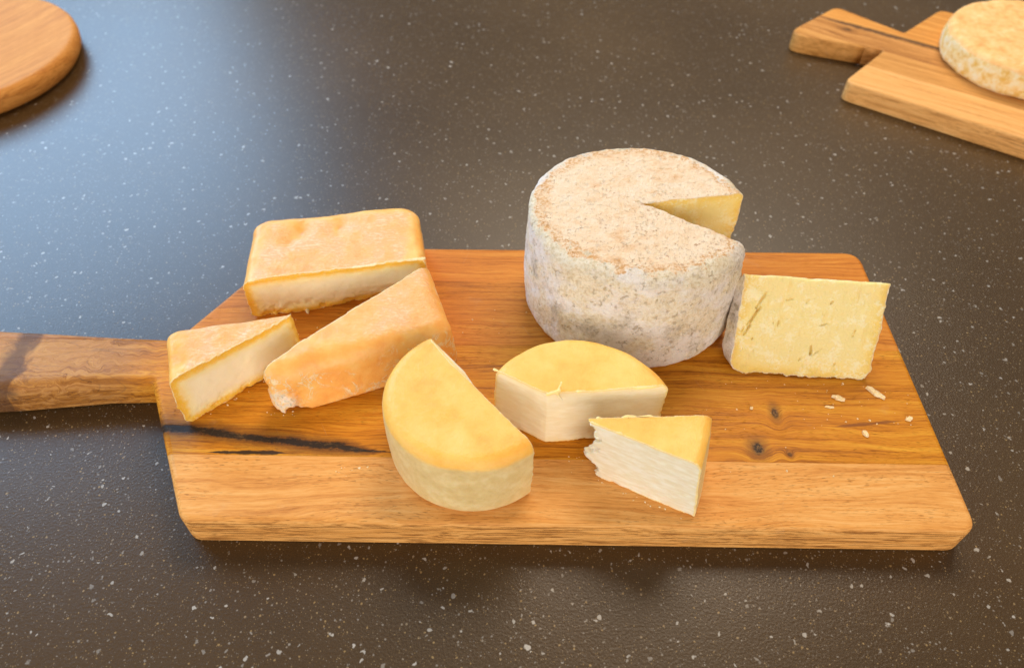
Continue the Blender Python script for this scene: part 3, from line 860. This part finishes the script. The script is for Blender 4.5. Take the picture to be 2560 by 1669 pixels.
cheese('cheese_piece', f_emid, (-2.4, 24.9, 2.2), (10.2, 31.2, 8.2), 0.06, (4.0, 27.8, 2.5),
       'yellow round-backed piece with two pale cut faces just in front of the tall wheel',
       yellow_rind(4.0, base=(4.0, 27.8, 2.5)), yellow_paste(7.0, 0.55), 'pieces of smooth yellow cheese')

def f_fwedge(P):
    x, y, z = P[:, 0], P[:, 1], P[:, 2]
    rs = line(P, (10.55, 20.7), (11.95, 24.7), 0.13) + 0.10 * ((P[:, 1] - 22.7) / 2) ** 2 - 0.05
    zt = 7.5 + 0.0 * x
    d = rint(rs, z - zt, 0.45); d = rint(d, ZB - z, 0.2)
    d = d + fbm(P, 0.5, 2, 160) * 0.05 * np.clip((z - ZB) / .6, 0, 1) + fbm(P, 2.4, 2, 163) * 0.012
    c1 = line(P, (4.3, 24.0), (10.3, 21.13), 0.012); c2 = line(P, (12.0, 24.75), (4.2, 24.35), 0.01)
    Q = P * np.array((1.0, 1.0, 2.6))
    lay = fbm(Q, 1.5, 3, 166)
    tip = (4.8 - x) * 0.9 + lay * 0.55 + 0.25 * vnoise(P * np.array((.3, .3, 1)), 0.9, 168) - 0.25 * np.clip((5.9 - z) / 2.0, 0, 1) * np.clip((z - 3) / 1.2, 0, 1) \
        + 0.5 * np.clip((4.0 - z) / 1.5, 0, 1) - 0.35 * np.clip((z - 6.9) / .5, 0, 1)
    low = np.clip((0.6 - (z - ZB)) / 0.6, 0, 1)
    c = np.maximum(np.maximum(c1, c2) + fbm(Q, 1.1, 2, 170) * 0.022 + low * np.maximum(fbm(P, 2.4, 2, 171), 0) * .15, tip)
    d = d + rag(P, c, 0.06)
    lip = capsule(P, (4.6, 23.95, 7.45), (6.0, 23.3, 7.48)) - 0.07 - 0.06 * vnoise(P, 2, 172)
    lip = np.minimum(lip, capsule(P, (4.8, 24.35, 7.5), (9.6, 24.6, 7.5)) - 0.05 - 0.10 * vnoise(P, 1.7, 173))
    body = np.maximum(d, c)
    return np.minimum(body, lip), d, np.where(lip < body, 1.0, c)
cheese('cheese_wedge', f_fwedge, (3.2, 20.2, 2.2), (12.8, 25.6, 8.2), 0.055, (8.0, 23.2, 2.5),
       'small yellow-topped wedge with a white cut face and ragged tip, front right of the pieces',
       yellow_rind(8.0, base=(8.0, 23.2, 2.5)), yellow_paste(13.0, 1.0), 'pieces of smooth yellow cheese')

# --- the uncut cheese on the far board
def f_far(P):
    x, y, z = P[:, 0] - 52.3, P[:, 1] - 73.6, P[:, 2]
    d = np.hypot(x, y) - 8.0 - 0.25 * (1 - ((z - 3.4) / 1.6) ** 2)
    d = rint(d, z - 5.1 - 0.08 * vnoise(P, .4, 180), 0.6); d = rint(d, 2.05 - z, 0.6)
    return (d + fbm(P, .6, 3, 183) * 0.16,) * 2 + (np.full(len(P), -9.0),)
cheese('round_cheese', f_far, (43.2, 64.6, 1.8), (61.4, 82.6, 6.0), 0.13, (52.3, 73.6, 2.05),
       'flat uncut cream-coloured cheese on the board at the upper right', bloomy_rind((52.3, 73.6, 2.05)), None)

# ------------------------------------------------------------------ crumbs
def crumb_material():
    g = Mat('cheese_crumb'); p = g.pos()
    n = g.noise(p, 6, 3, 0.6)
    col = g.ramp(n, [(0.35, lin(236, 200, 140)), (0.6, lin(250, 230, 190))])
    g.bump(n, 0.0006, 0.5)
    return g.done(col, 0.6, 0.3, 0.2, (1, .7, .4), 0.003)
m_crumb = crumb_material()
def flake(name, x, y, pts, th, rot, seed, z0=ZB, tilt=0.05):
    """an irregular chip: ragged outline with thickness, its upper face uneven"""
    rr = random.Random(seed)
    bm = bmesh.new(); top = []; bot = []
    for px, py in pts:
        t = th * (0.75 + 0.5 * rr.random())
        top.append(bm.verts.new((px * 0.92 / 100, py * 0.92 / 100, t / 100)))
        bot.append(bm.verts.new((px / 100, py / 100, 0.004 / 100)))
    cx = sum(p[0] for p in pts) / len(pts); cy = sum(p[1] for p in pts) / len(pts)
    ct = bm.verts.new((cx / 100, cy / 100, th * 1.25 / 100)); N = len(pts)
    for i in range(N):
        j = (i + 1) % N
        bm.faces.new((bot[i], bot[j], top[j], top[i])); bm.faces.new((top[i], top[j], ct))
    bm.faces.new(list(reversed(bot)))
    bmesh.ops.recalc_face_normals(bm, faces=bm.faces[:])
    me = bpy.data.meshes.new(name); bm.to_mesh(me); bm.free()
    o = link_mesh(name, me, m_crumb); o.location = (x / 100, y / 100, z0 / 100); o.rotation_euler = (0, 0, rot)
    return o
def sliver(L, w, seed, n=5):
    rr = random.Random(seed); a = []; b = []
    for i in range(n + 1):
        t = i / n; env = max(0.18, math.sin(math.pi * min(max(t, .06), .94)) ** .6)
        a.append(((t - .5) * L, w * env * (0.35 + .3 * rr.random())))
        b.append(((t - .5) * L, -w * env * (0.35 + .3 * rr.random())))
    return b + a[::-1]
CG = 'crumbs on the board'
for (nm, x, y, L, w, th, rot, sd, lab) in [
    ('cheese_flake', 23.75, 30.1, 1.35, 0.42, 0.16, -0.80, 1, 'largest pale flake, just off the lower right corner of the slit-marked wedge'),
    ('cheese_flake', 21.2, 29.62, 0.85, 0.30, 0.18, -0.45, 2, 'oblong pale flake below the bottom edge of the slit-marked wedge'),
    ('cheese_flake', 20.45, 28.92, 0.60, 0.16, 0.10, -0.12, 3, 'thin pale sliver left of and below the oblong flake'),
    ('cheese_crumb', 25.25, 28.05, 0.46, 0.28, 0.16, 0.15, 4, 'rounded pale crumb closest to the right edge of the board'),
    ('cheese_crumb', 22.15, 26.9, 0.50, 0.28, 0.14, -1.15, 5, 'jagged pale crumb in front of the reddish streak in the wood'),
    ('cheese_crumb', -14.55, 36.75, 0.62, 0.24, 0.22, -1.2, 6, 'white curled crumb under the cut face of the dented orange half cheese'),
    ('cheese_crumb', 15.4, 28.75, 0.24, 0.2, 0.12, 0.4, 7, 'tiny pale crumb left of the upper knot in the wood')]:
    tag(flake(nm, x, y, sliver(L, w, sd), th, rot, sd), lab, 'crumb', CG)
def dust():
    rr = random.Random(5); V = []; F = []
    spots = [(-1.3, 36.2, 0), (1.0, 36.9, 0), (-2.8, 36.1, 0)] + [(rr.uniform(18.5, 26), rr.uniform(27.3, 30.4), 0) for _ in range(26)] + \
            [(rr.uniform(-5, 0), rr.uniform(32, 38), 0) for _ in range(5)] + [(rr.uniform(12, 25.5), rr.uniform(21.5, 29), 0) for _ in range(16)] + \
            [(rr.uniform(-19, -13.5), rr.uniform(34.3, 35.9), 0) for _ in range(4)] + [(rr.gauss(-9.6, .5), rr.gauss(23.9, .2), 0) for _ in range(8)] + \
            [(rr.uniform(13.0, 23.4), rr.gauss(30.75, .1), 0) for _ in range(10)] + \
            [(rr.uniform(-19.4, -14.6), 0, 1) for _ in range(14)] + [(rr.uniform(3.6, 10.2), 0, 2) for _ in range(14)] + \
            [(rr.uniform(3.0, 4.6), rr.uniform(23.6, 25.2), 0) for _ in range(6)] + [(rr.uniform(1.8, 8.5), rr.gauss(25.75, .12), 0) for _ in range(8)] + \
            [(rr.uniform(-15.6, -12.8), rr.gauss(27.8, .2), 0) for _ in range(7)]
    spots = [(x, 27.15 + (x + 19.75) * 0.911 - abs(rr.gauss(0, .2)), 0) if k == 1 else (x, 23.85 - (x - 4.3) * 0.478 - abs(rr.gauss(0.05, .2)), 0) if k == 2 else (x, y, k)
             for x, y, k in spots]
    for (x, y, _) in spots:
        r = 0.025 + 0.065 * rr.random() ** 2; k = len(V)
        for i in range(5):
            a = 2 * math.pi * i / 5 + rr.random(); q = r * (0.7 + 0.6 * rr.random())
            V.append(((x + q * math.cos(a)) / 100, (y + q * math.sin(a)) / 100, (ZB + 0.003) / 100))
        V.append((x / 100, y / 100, (ZB + r * 0.9) / 100))
        F += [(k + i, k + (i + 1) % 5, k + 5) for i in range(5)]
    me = bpy.data.meshes.new('cheese_dust'); me.from_pydata(V, [], F); me.update()
    o = link_mesh('cheese_dust', me, m_crumb); o['kind'] = 'stuff'; o['label'] = 'scattered specks of cheese on the wooden board'
dust()
